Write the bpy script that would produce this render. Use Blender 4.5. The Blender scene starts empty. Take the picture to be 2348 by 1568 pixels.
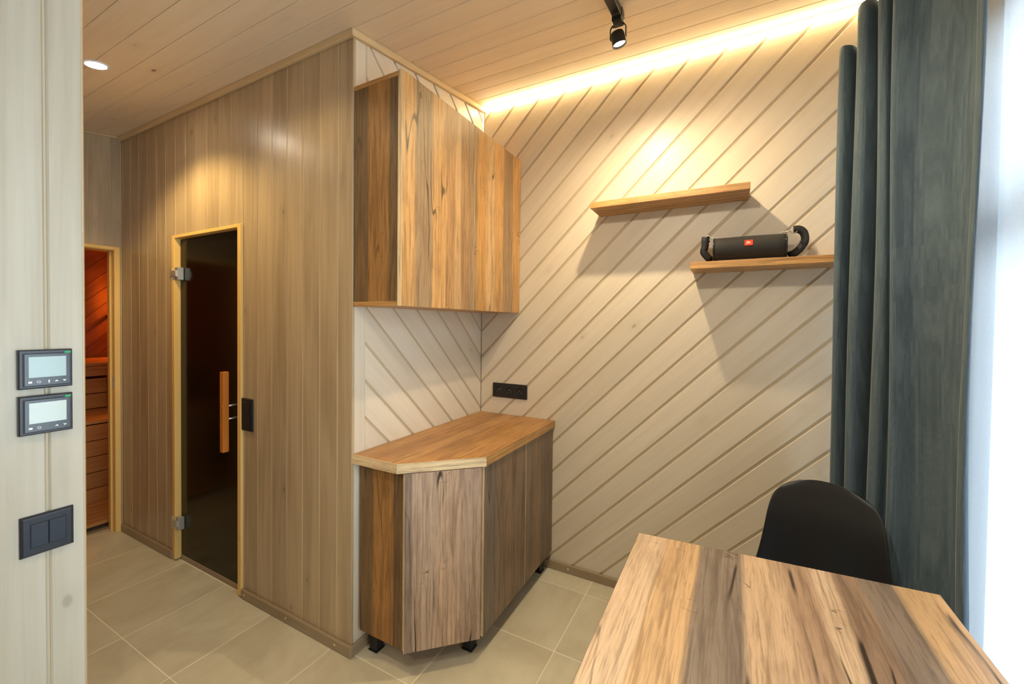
import bpy, bmesh, math, random
from mathutils import Vector, Matrix

random.seed(7)
SC = bpy.context.scene
COL = SC.collection
PI = math.pi

# ------------------------------------------------------------------ camera
def setup_camera():
    pos = Vector((1.3942, -1.1945, 1.4074))
    yaw, pitch, roll = 0.4857, -0.0171, 0.0107
    f = Vector((-math.sin(yaw) * math.cos(pitch), math.cos(yaw) * math.cos(pitch), math.sin(pitch)))
    r = Vector((math.cos(yaw), math.sin(yaw), 0))
    u = r.cross(f)
    r2 = math.cos(roll) * r + math.sin(roll) * u
    u2 = -math.sin(roll) * r + math.cos(roll) * u
    cam = bpy.data.cameras.new('camera')
    cam.sensor_width = 36
    cam.lens = 36 * 942.955 / 2348
    cam.shift_x = -(1180.49 - 1174) / 2348
    cam.shift_y = (758.09 - 784) / 2348
    cam.clip_start = 0.02
    o = bpy.data.objects.new('camera', cam)
    M = Matrix((r2, u2, -f)).transposed().to_4x4()
    M.translation = pos
    o.matrix_world = M
    COL.objects.link(o)
    SC.camera = o
    return pos, r2, u2, f
CAM, CR, CU, CF = setup_camera()

# ------------------------------------------------------------------ world, exposure
SC.view_settings.view_transform = 'Standard'
SC.view_settings.look = 'None'
SC.view_settings.gamma = 1.0
SC.view_settings.use_curve_mapping = False
SC.view_settings.exposure = 1.4
w = bpy.data.worlds.new('overcast_sky'); SC.world = w
w.use_nodes = True
bg = w.node_tree.nodes['Background']
bg.inputs['Color'].default_value = (0.74, 0.87, 1.0, 1)
bg.inputs['Strength'].default_value = 3.6

WARM = (1.0, 0.70, 0.36)
def light(name, kind, loc, power, color, target=None, **kw):
    l = bpy.data.lights.new(name, kind); l.energy = power; l.color = color
    for k, v in kw.items(): setattr(l, k, v)
    o = bpy.data.objects.new(name, l); o.location = loc; COL.objects.link(o)
    if target is not None:
        o.rotation_euler = (Vector(target) - Vector(loc)).to_track_quat('-Z', 'Y').to_euler()
    return o
# daylight enters through the window: a portal only guides the sampling of the sky
pl = light('window_portal', 'AREA', (2.30, -0.40, 1.32), 1, (1, 1, 1), target=(0, -0.40, 1.32), shape='RECTANGLE', size=2.6, size_y=2.3)
pl.data.cycles.is_portal = True
# the room's lamps: track spot, corridor downlight, plus unseen room lamps added as fill
SPOT = Vector((0.972, 0.49, 2.55))
light('spot_lamp_light', 'SPOT', (0.978, 0.498, 2.532), 22, (1.0, 0.80, 0.50), target=(1.22, 0.62, 0.6), spot_size=math.radians(172), spot_blend=1.0, shadow_soft_size=0.018)
light('corridor_downlight_light', 'SPOT', (-1.13, -0.435, 2.51), 17, (1.0, 0.74, 0.34), target=(-1.13, -0.435, 0), spot_size=math.radians(132), spot_blend=0.5, shadow_soft_size=0.035)
light('added_fill_spot', 'SPOT', (1.0, -0.95, 2.36), 24, (1.0, 0.88, 0.68), target=(1.35, 0.99, 0.8), spot_size=math.radians(130), spot_blend=0.9, shadow_soft_size=0.04)  # added out of view, brightens the back wall and cabinets
light('added_fill_downlight', 'SPOT', (0.75, -1.9, 2.29), 14, (1.0, 0.84, 0.60), target=(0.75, -1.9, 0), spot_size=math.radians(160), spot_blend=0.9, shadow_soft_size=0.05)  # unseen fill added behind the camera to brighten the room
light('corridor_downlight_light_far', 'SPOT', (-0.25, -0.435, 2.51), 3, (1.0, 0.78, 0.44), target=(-0.25, -0.435, 0), spot_size=math.radians(150), spot_blend=0.6, shadow_soft_size=0.035)
light('sauna_lamp_light', 'POINT', (-3.80, 0.68, 1.60), 6.5, (1.0, 0.23, 0.02), shadow_soft_size=0.03)

# ------------------------------------------------------------------ dimensions
D = 0.996            # back wall (y)
L = -2.185           # end wall (x)
WR = 2.16            # window wall (x)
YF = -2.6            # wall behind the camera
XP = 0.10            # left wall (x), ends at YP
YP = -0.825
SL = 0.1445
def ceil_z(y): return 2.6 + SL * (y + 0.018)

def at_px(px, y):
    """world x of the sight line through image column px (horizon row) at depth y"""
    d = CF + CR * (px - 1180.49) / 942.955 - CU * (720 - 758.09) / 942.955
    return CAM.x + d.x * (y - CAM.y) / d.y

# ------------------------------------------------------------------ materials
def lin(r, g, b):
    def c(v):
        v /= 255.0
        return v / 12.92 if v <= 0.04045 else ((v + 0.055) / 1.055) ** 2.4
    return (c(r), c(g), c(b), 1)

class NT:
    def __init__(s, name):
        s.m = bpy.data.materials.new(name); s.m.use_nodes = True
        s.t = s.m.node_tree; s.n = s.t.nodes; s.b = s.n['Principled BSDF']
        s.out = s.n['Material Output']
    def new(s, k, **kw):
        n = s.n.new(k)
        for a, v in kw.items(): setattr(n, a, v)
        return n
    def link(s, a, b): s.t.links.new(a, b)
    def val(s, x, sock):
        if hasattr(x, 'is_linked') or hasattr(x, 'links'): s.link(x, sock)
        else: sock.default_value = x
    def math(s, op, a, b=0.0, c=None, clamp=False):
        n = s.new('ShaderNodeMath', operation=op, use_clamp=clamp)
        s.val(a, n.inputs[0]); s.val(b, n.inputs[1])
        if c is not None: s.val(c, n.inputs[2])
        return n.outputs[0]
    def mix(s, fac, a, b, mode='MIX'):
        n = s.new('ShaderNodeMix', data_type='RGBA', blend_type=mode)
        s.val(fac, n.inputs[0]); s.val(a, n.inputs[6]); s.val(b, n.inputs[7])
        return n.outputs[2]
    def ss(s, x, lo, hi, a=0.0, b=1.0):
        n = s.new('ShaderNodeMapRange', interpolation_type='SMOOTHSTEP')
        s.val(x, n.inputs['Value']); n.inputs['From Min'].default_value = lo; n.inputs['From Max'].default_value = hi
        n.inputs['To Min'].default_value = a; n.inputs['To Max'].default_value = b
        return n.outputs['Result']
    def ramp(s, x, stops, interp='LINEAR'):
        n = s.new('ShaderNodeValToRGB'); cr = n.color_ramp; cr.interpolation = interp
        while len(cr.elements) < len(stops): cr.elements.new(0.5)
        for e, (p, c) in zip(cr.elements, stops): e.position = p; e.color = c
        s.link(x, n.inputs[0]); return n.outputs[0]
    def uv(s, su=1.0, sv=1.0, rnd=True):
        """UV in metres (u across, v along the grain), shifted per object"""
        c = s.new('ShaderNodeUVMap').outputs[0]
        sp = s.new('ShaderNodeSeparateXYZ'); s.link(c, sp.inputs[0])
        s.u, s.v = sp.outputs[0], sp.outputs[1]
        if rnd:
            s.oi = s.new('ShaderNodeObjectInfo').outputs['Random']
            s.u2 = s.math('ADD', s.u, s.math('MULTIPLY', s.oi, 37.0)); s.v2 = s.math('ADD', s.v, s.math('MULTIPLY', s.oi, 91.0))
        else: s.u2, s.v2 = s.u, s.v
    def vec(s, su, sv, w=0.0):
        n = s.new('ShaderNodeCombineXYZ')
        s.link(s.math('MULTIPLY', s.u2, su), n.inputs[0]); s.link(s.math('MULTIPLY', s.v2, sv), n.inputs[1]); n.inputs[2].default_value = w
        return n.outputs[0]
    def noise(s, v, scale=1.0, detail=4, rough=0.55, dist=0.0):
        n = s.new('ShaderNodeTexNoise'); s.link(v, n.inputs['Vector'])
        n.inputs['Scale'].default_value = scale; n.inputs['Detail'].default_value = detail
        n.inputs['Roughness'].default_value = rough; n.inputs['Distortion'].default_value = dist
        return n.outputs['Fac']
    def bump(s, h, strength=0.1, dist=0.002):
        n = s.new('ShaderNodeBump'); n.inputs['Strength'].default_value = strength; n.inputs['Distance'].default_value = dist
        s.link(h, n.inputs['Height']); s.link(n.outputs[0], s.b.inputs['Normal'])
    def set(s, **kw):
        for k, v in kw.items(): s.val(v, s.b.inputs[k.replace('_', ' ')])

def painted_pine(name, base, dark, tint=0.10, rough=0.42, grain=0.5, knots=1.0, coat=0.0, knotcol=None):
    """stained spruce boards: soft grain, a few small knots, a little tint per board"""
    t = NT(name); t.uv()
    g1 = t.noise(t.vec(55, 1.6), 1.0, 5, 0.6, 0.4)
    g2 = t.noise(t.vec(9, 0.9, 3.1), 1.0, 3, 0.5, 1.0)
    g = t.math('ADD', t.math('MULTIPLY', t.ss(g1, 0.35, 0.75), 0.55), t.math('MULTIPLY', t.ss(g2, 0.35, 0.7), 0.6))
    col = t.mix(t.math('MULTIPLY', g, grain, clamp=True), base, dark)
    v = t.new('ShaderNodeTexVoronoi', feature='F1'); t.link(t.vec(9.0, 5.0), v.inputs['Vector']); v.inputs['Scale'].default_value = 1.0
    sc = t.new('ShaderNodeSeparateColor'); t.link(v.outputs['Color'], sc.inputs[0])
    kn = t.math('MULTIPLY', t.ss(v.outputs['Distance'], 0.045, 0.10, 1, 0), t.math('GREATER_THAN', sc.outputs[0], 0.74))
    halo = t.math('MULTIPLY', t.ss(v.outputs['Distance'], 0.06, 0.32, 1, 0), t.math('GREATER_THAN', sc.outputs[0], 0.74))
    kc = knotcol or tuple(x * 0.42 for x in dark[:3]) + (1,)
    col = t.mix(t.math('MULTIPLY', halo, 0.35 * knots), col, dark)
    col = t.mix(t.math('MULTIPLY', kn, 0.55 * knots), col, kc)
    hs = t.new('ShaderNodeHueSaturation'); t.link(col, hs.inputs['Color'])
    t.link(t.math('ADD', t.math('MULTIPLY', t.oi, tint * 2), 1 - tint), hs.inputs['Value'])
    hs.inputs['Saturation'].default_value = 1.0
    t.link(hs.outputs[0], t.b.inputs['Base Color'])
    t.set(Roughness=rough); t.b.inputs['Coat Weight'].default_value = coat; t.b.inputs['Coat Roughness'].default_value = 0.25
    t.bump(g1, 0.12, 0.0015)
    return t.m

def rustic(name, stops, period, crack=1.0, rough=0.42, spec=0.5, dim=1.0, soft=0.25):
    """printed 'old oak' laminate: staves of different tone, fine grain, dark cracks, cross marks"""
    t = NT(name); t.uv(rnd=False)
    wob = t.math('MULTIPLY', t.math('SUBTRACT', t.noise(t.vec(3, 1.2), 1.0, 3), 0.5), 0.008)
    uu = t.math('FRACT', t.math('DIVIDE', t.math('ADD', t.u, wob), period))
    # staves of one board differ less than their raw tones
    mean = [sum(c[k] for _, c in stops) / len(stops) for k in range(3)]
    stops = [(p, tuple(c[k] * (1 - soft) + mean[k] * soft for k in range(3)) + (1,)) for p, c in stops]
    e = 0.010; st = []
    for i, (p, c) in enumerate(stops):
        if i: st.append((p - e, stops[i - 1][1])); st.append((p + e, c))
        else: st.append((0.0, c))
    base = t.ramp(uu, st)
    fine = t.noise(t.vec(230, 9.0), 1.0, 4, 0.6, 0.2)
    mid = t.noise(t.vec(38, 2.2, 2.0), 1.0, 5, 0.62, 0.9)
    big = t.noise(t.vec(8.0, 3.0, 5.0), 1.0, 4, 0.6, 0.8)
    dark = t.mix(1.0, base, (0.46, 0.42, 0.39, 1), 'MULTIPLY')
    light_ = t.mix(1.0, base, (1.25, 1.22, 1.16, 1), 'MULTIPLY')
    col = t.mix(t.math('MULTIPLY', t.ss(big, 0.5, 0.78), 0.8), base, light_)
    col = t.mix(t.math('MULTIPLY', t.ss(big, 0.52, 0.25), 0.45), col, dark)
    col = t.mix(t.math('MULTIPLY', t.ss(mid, 0.46, 0.72), 0.75), col, dark)
    col = t.mix(t.math('MULTIPLY', t.ss(fine, 0.50, 0.68), 0.60), col, dark)
    streak = t.noise(t.vec(85, 4.0, 7.0), 1.0, 4, 0.65, 0.5)
    col = t.mix(t.math('MULTIPLY', t.ss(streak, 0.52, 0.66), 0.65), col, dark)
    # cathedral grain lines
    wv = t.new('ShaderNodeTexWave', wave_type='BANDS', bands_direction='X')
    t.link(t.vec(16, 1.8), wv.inputs['Vector']); wv.inputs['Scale'].default_value = 1.0; wv.inputs['Distortion'].default_value = 11.0
    wv.inputs['Detail'].default_value = 3; wv.inputs['Detail Scale'].default_value = 0.55
    lines = t.math('MULTIPLY', t.math('MULTIPLY', t.ss(wv.outputs['Fac'], 0.70, 1.0), t.ss(t.noise(t.vec(7, 1.5, 31.0), 1.0, 2), 0.45, 0.6)), 0.5)
    col = t.mix(lines, col, dark)
    # long cracks
    cn = t.noise(t.vec(7.5, 0.75, 9.0), 1.0, 2.0, 0.5, 0.25)
    ck = t.ss(t.math('ABSOLUTE', t.math('SUBTRACT', cn, 0.5)), 0.0025, 0.011, 1, 0)
    msk = t.ss(t.noise(t.vec(6, 1.8, 14.0), 1.0, 2), 0.51, 0.57)
    col = t.mix(t.math('MULTIPLY', t.math('MULTIPLY', ck, msk), 0.85 * crack, clamp=True), col, (0.035, 0.022, 0.014, 1))
    # short cross marks and old nail stains
    xn = t.noise(t.vec(5.0, 24.0, 4.0), 1.0, 2.0, 0.5, 0.6)
    xk = t.ss(t.math('ABSOLUTE', t.math('SUBTRACT', xn, 0.5)), 0.003, 0.012, 1, 0)
    xm = t.ss(t.noise(t.vec(9, 5, 21.0), 1.0, 1), 0.66, 0.70)
    col = t.mix(t.math('MULTIPLY', t.math('MULTIPLY', xk, xm), 0.6 * crack, clamp=True), col, (0.05, 0.03, 0.018, 1))
    if dim != 1.0: col = t.mix(1.0, col, (dim, dim, dim, 1), 'MULTIPLY')
    t.link(col, t.b.inputs['Base Color'])
    t.set(Roughness=rough); t.b.inputs['Specular IOR Level'].default_value = spec
    t.bump(fine, 0.15, 0.001)
    return t.m

def plain(name, col, rough=0.5, metal=0.0, spec=0.5, **kw):
    t = NT(name); t.uv()
    n = t.noise(t.vec(40, 40), 1.0, 3)
    t.link(t.mix(t.math('MULTIPLY', n, 0.25), col, tuple(c * 0.8 for c in col[:3]) + (1,)), t.b.inputs['Base Color'])
    t.set(Roughness=rough, Metallic=metal); t.b.inputs['Specular IOR Level'].default_value = spec
    for k, v in kw.items(): t.b.inputs[k.replace('_', ' ')].default_value = v
    return t.m

def emit(name, col, strength):
    t = NT(name)
    t.b.inputs['Base Color'].default_value = (0, 0, 0, 1)
    t.b.inputs['Emission Color'].default_value = col + (1,) if len(col) == 3 else col
    t.b.inputs['Emission Strength'].default_value = strength
    return t.m

TAN = lin(192, 160, 126); GOLD = lin(192, 158, 116); GREY = lin(140, 122, 104); BRN = lin(162, 130, 98); BRN2 = lin(150, 122, 96); PALE = lin(204, 176, 144)
STOPS = [(0, PALE), (0.12, GOLD), (0.247, GREY), (0.40, TAN), (0.534, BRN), (0.62, PALE), (0.69, BRN2), (0.77, GREY), (0.873, GOLD)]
M = {}
M['white'] = painted_pine('whitewashed_pine', lin(216, 204, 184), lin(194, 180, 158), 0.05, 0.40, 0.45, 0.9)
M['ceil'] = painted_pine('whitewashed_ceiling_pine', lin(236, 218, 190), lin(218, 196, 166), 0.03, 0.42, 0.5, 1.5, knotcol=lin(110, 78, 52))
M['grey'] = painted_pine('grey_stained_pine', lin(184, 163, 131), lin(150, 129, 99), 0.07, 0.37, 0.8, 0.9, coat=0.25)
M['left'] = painted_pine('pale_stained_pine', lin(180, 174, 158), lin(160, 151, 130), 0.03, 0.40, 0.8, 0.7)
M['groove'] = plain('pale_groove_wood', lin(190, 172, 142), 0.5)
M['groove_a'] = plain('paler_groove_wood', lin(236, 212, 164), 0.4)  # paler than the boards, shows as thin lines between them
M['trim'] = painted_pine('stained_trim_pine', lin(212, 188, 146), lin(188, 160, 116), 0.03, 0.38, 0.6, 0.5)
M['base'] = painted_pine('stained_baseboard_pine', lin(158, 140, 114), lin(132, 112, 88), 0.03, 0.40, 0.6, 0.5)
M['frame'] = painted_pine('honey_door_frame_pine', lin(230, 192, 118), lin(216, 172, 92), 0.03, 0.35, 0.6, 0.3)
M['sauna'] = painted_pine('sauna_spruce', lin(176, 124, 70), lin(142, 92, 46), 0.10, 0.5, 0.8, 0.6)
W = [lin(198, 162, 114), lin(202, 154, 94), lin(148, 122, 92), lin(202, 154, 94), lin(176, 132, 84), lin(192, 154, 108), lin(162, 124, 84), lin(148, 120, 88), lin(190, 140, 76)]
M['rustic'] = rustic('old_oak_laminate', [(p, c) for (p, _), c in zip(STOPS, W)], 0.715)
TT = [lin(206, 178, 148), lin(200, 164, 122), lin(130, 116, 104), lin(198, 168, 136), lin(168, 138, 112), lin(208, 180, 150), lin(152, 126, 104), lin(136, 120, 106), lin(202, 166, 122)]
M['table'] = rustic('old_oak_table_laminate', [(p, c) for (p, _), c in zip(STOPS, TT)], 0.715, 1.2, 0.30, 0.75, 1.0, 0.05)
M['rustic_doors'] = rustic('old_oak_dark_laminate', [(0, lin(112, 98, 84)), (0.14, lin(130, 106, 82)), (0.27, lin(150, 120, 88)), (0.33, lin(136, 110, 84)), (0.47, lin(120, 102, 84)), (0.53, lin(146, 118, 88)), (0.66, lin(116, 100, 84)), (0.8, lin(128, 104, 80)), (0.9, lin(112, 96, 80))], 0.74, 0.8)
M['rustic_side'] = rustic('old_oak_side_laminate', [(0, lin(118, 94, 64)), (0.09, lin(118, 94, 64)), (0.345, lin(172, 124, 70)), (0.80, lin(112, 90, 64)), (0.97, lin(118, 94, 66))], 0.248, 0.6, 0.5, 0.3)
ROSE = lin(186, 158, 134)
M['rustic_front'] = rustic('old_oak_rosy_laminate', [(0, lin(128, 110, 96)), (0.10, ROSE), (0.42, lin(194, 162, 132)), (0.70, lin(178, 150, 126))], 0.312, 1.3)
M['edge'] = rustic('oak_edge_band', [(0, lin(206, 156, 92)), (0.5, lin(196, 146, 84))], 0.5, 0.2)
M['oak_top'] = rustic('oak_worktop', [(0, lin(182, 134, 78)), (0.2, lin(168, 118, 64)), (0.45, lin(190, 142, 84)), (0.6, lin(172, 124, 68)), (0.85, lin(186, 138, 80))], 0.43, 0.15, 0.36)
M['oak_edge'] = rustic('pale_oak_edge', [(0, lin(236, 210, 168)), (0.5, lin(230, 204, 160))], 0.5, 0.1)
M['oak_shelf'] = rustic('oak_shelf_laminate', [(0, lin(204, 158, 98)), (0.5, lin(190, 142, 84))], 0.05, 0.5)
M['black'] = plain('black_plastic', lin(22, 22, 24), 0.45)
M['black_gloss'] = plain('glossy_black_plastic', lin(20, 24, 30), 0.18)
M['anth'] = plain('anthracite_plastic', lin(30, 35, 43), 0.35)
M['anth2'] = plain('anthracite_rocker_plastic', lin(34, 40, 50), 0.3)
M['chair'] = plain('matt_black_shell_plastic', lin(12, 15, 20), 0.33, spec=0.5)
M['metal'] = plain('brushed_steel', lin(200, 198, 192), 0.35, 0.7)
M['metal_dark'] = plain('dark_metal', lin(40, 40, 40), 0.4, 0.6)
M['steel_gold'] = plain('brass_screw', lin(200, 160, 90), 0.3, 1.0)
M['handle'] = painted_pine('varnished_handle_wood', lin(196, 120, 40), lin(170, 96, 24), 0.02, 0.3, 0.8, 0.0)
M['screen'] = plain('lcd_glass', lin(150, 172, 172), 0.15)
M['screen2'] = plain('lcd_glass_pale', lin(176, 188, 182), 0.12)
M['mark'] = plain('white_print', lin(220, 222, 220), 0.5)
M['green'] = plain('green_film_tab', lin(30, 165, 100), 0.5)
M['red'] = plain('orange_red_badge', lin(240, 62, 22), 0.4)
M['upvc'] = plain('white_window_plastic', lin(236, 238, 240), 0.35)
M['strap'] = plain('black_webbing', lin(18, 18, 19), 0.7)
M['led'] = emit('led_diffuser', (1.0, 0.80, 0.44), 30)
M['lens'] = emit('lamp_lens', (1.0, 0.86, 0.64), 60)
M['lens2'] = emit('downlight_lens', (1.0, 0.88, 0.70), 45)
M['sauna_lens'] = emit('sauna_lamp_glow', (1.0, 0.35, 0.06), 8)

def tile_mat():
    t = NT('beige_stone_tile'); t.uv()
    a = t.noise(t.vec(3, 3), 1.0, 5, 0.6, 0.8); b = t.noise(t.vec(14, 3), 1.0, 5, 0.65)
    col = t.mix(t.ss(a, 0.3, 0.75), lin(208, 201, 178), lin(190, 181, 156))
    col = t.mix(t.math('MULTIPLY', t.ss(b, 0.45, 0.8), 0.35), col, lin(164, 152, 126))
    t.link(col, t.b.inputs['Base Color']); t.set(Roughness=0.34)
    t.bump(b, 0.05, 0.001); return t.m
M['tile'] = tile_mat()
M['grout'] = plain('pale_grout', lin(240, 232, 210), 0.8)

def speaker_cloth():
    t = NT('black_speaker_mesh'); t.uv()
    n = t.noise(t.vec(900, 900), 1.0, 2)
    t.link(t.mix(n, lin(14, 13, 13), lin(40, 37, 35)), t.b.inputs['Base Color']); t.set(Roughness=0.75); t.bump(n, 0.4, 0.001); return t.m
M['cloth'] = speaker_cloth()

def velvet():
    t = NT('slate_velvet'); t.uv()
    n = t.noise(t.vec(7, 4), 1.0, 5, 0.65, 0.6); f = t.noise(t.vec(500, 500), 1.0, 2)
    col = t.mix(t.ss(n, 0.3, 0.75), lin(76, 92, 105), lin(100, 117, 129))
    col = t.mix(t.math('MULTIPLY', f, 0.2), col, lin(50, 60, 66))
    t.link(col, t.b.inputs['Base Color']); t.set(Roughness=0.85)
    t.b.inputs['Specular IOR Level'].default_value = 0.15
    t.b.inputs['Sheen Weight'].default_value = 0.35; t.b.inputs['Sheen Roughness'].default_value = 0.35
    t.b.inputs['Sheen Tint'].default_value = (0.75, 0.85, 0.9, 1)
    t.bump(f, 0.15, 0.001); return t.m
M['velvet'] = velvet()

def sheer():
    t = NT('white_sheer_voile'); t.uv()
    f = t.noise(t.vec(300, 60), 1.0, 2)
    tr = t.new('ShaderNodeBsdfTransparent'); tr.inputs[0].default_value = (1, 1, 1, 1)
    tl = t.new('ShaderNodeBsdfTranslucent'); tl.inputs[0].default_value = (0.90, 0.91, 0.92, 1)
    df = t.new('ShaderNodeBsdfDiffuse'); df.inputs[0].default_value = (0.70, 0.72, 0.74, 1)
    a = t.new('ShaderNodeMixShader'); a.inputs[0].default_value = 0.5; t.link(tl.outputs[0], a.inputs[1]); t.link(df.outputs[0], a.inputs[2])
    b = t.new('ShaderNodeMixShader'); t.link(t.ss(f, 0.2, 0.8, 0.84, 0.79), b.inputs[0]); t.link(tr.outputs[0], b.inputs[1]); t.link(a.outputs[0], b.inputs[2])
    t.link(b.outputs[0], t.out.inputs['Surface']); return t.m
M['sheer'] = sheer()

def pane_glass(name, tint, refl=0.08):
    t = NT(name)
    tr = t.new('ShaderNodeBsdfTransparent'); tr.inputs[0].default_value = tint
    gl = t.new('ShaderNodeBsdfGlossy'); gl.inputs['Roughness'].default_value = 0.02
    fr = t.new('ShaderNodeFresnel'); fr.inputs[0].default_value = 1.5
    mx = t.new('ShaderNodeMixShader'); t.link(t.math('MULTIPLY', fr.outputs[0], refl / 0.04), mx.inputs[0])
    t.link(tr.outputs[0], mx.inputs[1]); t.link(gl.outputs[0], mx.inputs[2])
    t.link(mx.outputs[0], t.out.inputs['Surface']); return t.m
M['glass'] = pane_glass('clear_window_glass', (0.97, 0.985, 0.98, 1), 0.04)

def dark_glass():
    t = NT('bronze_door_glass'); t.uv()
    n = t.noise(t.vec(5, 3), 1.0, 3)
    tr = t.new('ShaderNodeBsdfTransparent'); tr.inputs[0].default_value = (0.06, 0.035, 0.02, 1)
    gl = t.new('ShaderNodeBsdfGlossy'); gl.inputs['Roughness'].default_value = 0.16; gl.inputs[0].default_value = (0.75, 0.72, 0.6, 1)
    df = t.new('ShaderNodeBsdfDiffuse'); t.link(t.mix(n, lin(14, 10, 6), lin(22, 17, 9)), df.inputs[0])
    fr = t.new('ShaderNodeFresnel'); fr.inputs[0].default_value = 1.45
    m0 = t.new('ShaderNodeMixShader'); m0.inputs[0].default_value = 0.6; t.link(tr.outputs[0], m0.inputs[1]); t.link(df.outputs[0], m0.inputs[2])
    mx = t.new('ShaderNodeMixShader'); t.link(fr.outputs[0], mx.inputs[0]); t.link(m0.outputs[0], mx.inputs[1]); t.link(gl.outputs[0], mx.inputs[2])
    t.link(mx.outputs[0], t.out.inputs['Surface']); return t.m
M['dark_glass'] = dark_glass()

# ------------------------------------------------------------------ mesh helpers
AX = {'x': Vector((1, 0, 0)), 'y': Vector((0, 1, 0)), 'z': Vector((0, 0, 1))}
class MB:
    """collects shapes in world coordinates and links them as ONE mesh object"""
    def __init__(s): s.v = []; s.f = []; s.sm = []
    def add(s, vs, fs, smooth=False):
        b = len(s.v); s.v += [Vector(p) for p in vs]
        for f in fs: s.f.append([b + i for i in f]); s.sm.append(smooth)
        return s
    def box(s, x0, x1, y0, y1, z0, z1, T=None):
        vs = [Vector(p) for p in ((x0, y0, z0), (x1, y0, z0), (x1, y1, z0), (x0, y1, z0), (x0, y0, z1), (x1, y0, z1), (x1, y1, z1), (x0, y1, z1))]
        if T: vs = [T @ p for p in vs]
        return s.add(vs, [(0, 3, 2, 1), (4, 5, 6, 7), (0, 1, 5, 4), (1, 2, 6, 5), (2, 3, 7, 6), (3, 0, 4, 7)])
    def prism(s, poly, o, ax, ay, n, d0, d1, inset=0.0):
        """poly in the plane (o, ax, ay); from depth d0 to d1 along n; front edge chamfered by inset"""
        o, ax, ay, n = map(Vector, (o, ax, ay, n))
        area = sum(poly[i - 1][0] * poly[i][1] - poly[i][0] * poly[i - 1][1] for i in range(len(poly)))
        if area < 0: poly = poly[::-1]
        P = lambda q, d: o + ax * q[0] + ay * q[1] + n * d
        k = len(poly); rings = [[P(q, d0) for q in poly]]
        if inset > 0:
            rings.append([P(q, d1 - inset) for q in poly]); rings.append([P(q, d1) for q in inset_poly(poly, inset)])
        else: rings.append([P(q, d1) for q in poly])
        flip = ax.cross(ay).dot(n) < 0
        vs = [p for r in rings for p in r]; fs = []
        for j in range(len(rings) - 1):
            for i in range(k):
                a, b = j * k + i, j * k + (i + 1) % k
                fs.append((a, b, b + k, a + k))
        fs.append(tuple(range(k))[::-1]); fs.append(tuple(range((len(rings) - 1) * k, len(rings) * k)))
        if flip: fs = [f[::-1] for f in fs]
        return s.add(vs, fs)
    def lathe(s, prof, o, axis, seg=24, smooth=True):
        """prof: (radius, height) along axis"""
        o, axis = Vector(o), Vector(axis).normalized()
        a = axis.orthogonal().normalized(); b = axis.cross(a)
        vs = []; fs = []
        for r, h in prof:
            for i in range(seg):
                t = 2 * PI * i / seg; vs.append(o + axis * h + (a * math.cos(t) + b * math.sin(t)) * max(r, 1e-5))
        for j in range(len(prof) - 1):
            for i in range(seg):
                p, q = j * seg + i, j * seg + (i + 1) % seg
                fs.append((p, q, q + seg, p + seg))
        fs.append(tuple(range(seg))[::-1]); fs.append(tuple(range((len(prof) - 1) * seg, len(prof) * seg)))
        return s.add(vs, fs, smooth)
    def tube(s, pts, r, seg=8):
        pts = [Vector(p) for p in pts]; vs = []; fs = []
        up = None
        for i, p in enumerate(pts):
            d = (pts[min(i + 1, len(pts) - 1)] - pts[max(i - 1, 0)]).normalized()
            if up is None: up = d.orthogonal().normalized()
            up = (up - d * up.dot(d)).normalized(); b = d.cross(up)
            rr = r[i] if isinstance(r, (list, tuple)) else r
            for k in range(seg):
                t = 2 * PI * k / seg; vs.append(p + (up * math.cos(t) + b * math.sin(t)) * rr)
        for i in range(len(pts) - 1):
            for k in range(seg):
                a, c = i * seg + k, i * seg + (k + 1) % seg
                fs.append((a, c, c + seg, a + seg))
        fs.append(tuple(range(seg))[::-1]); fs.append(tuple(range((len(pts) - 1) * seg, len(pts) * seg)))
        return s.add(vs, fs, True)
    def ribbon(s, pts, wd, width, th):
        """flat strap: centre line pts, width direction wd (one vector or one per point)"""
        pts = [Vector(p) for p in pts]; vs = []; fs = []
        for i, p in enumerate(pts):
            d = (pts[min(i + 1, len(pts) - 1)] - pts[max(i - 1, 0)]).normalized()
            wv = Vector(wd[i] if isinstance(wd, list) else wd); wv = (wv - d * wv.dot(d)).normalized(); nn = d.cross(wv)
            for a, b in ((-1, -1), (1, -1), (1, 1), (-1, 1)): vs.append(p + wv * a * width / 2 + nn * b * th / 2)
        for i in range(len(pts) - 1):
            for k in range(4):
                a, c = i * 4 + k, i * 4 + (k + 1) % 4
                fs.append((a, c, c + 4, a + 4))
        fs.append((3, 2, 1, 0)); e = (len(pts) - 1) * 4; fs.append((e, e + 1, e + 2, e + 3))
        return s.add(vs, fs, True)
    def build(s, name, mat, parent=None, grain='z', bevel=0.0, uvo=(0, 0), seg=1, world=True):
        bm = bmesh.new()
        off = Vector((0, 0, 0))
        if parent is not None and world:
            p = parent
            while p is not None: off += p.location; p = p.parent
        vs = [bm.verts.new(v - off) for v in s.v]
        for f, sm in zip(s.f, s.sm):
            try: fc = bm.faces.new([vs[i] for i in f]); fc.smooth = sm
            except ValueError: pass
        bmesh.ops.recalc_face_normals(bm, faces=bm.faces)
        if bevel > 0:
            ed = [e for e in bm.edges if len(e.link_faces) == 2 and e.calc_face_angle(0) > 0.6]
            bmesh.ops.bevel(bm, geom=ed, offset=bevel, segments=seg, profile=0.5, affect='EDGES', clamp_overlap=True)
        uvl = bm.loops.layers.uv.new('UVMap')
        g = AX[grain] if isinstance(grain, str) else Vector(grain).normalized()
        bm.normal_update()
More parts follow.
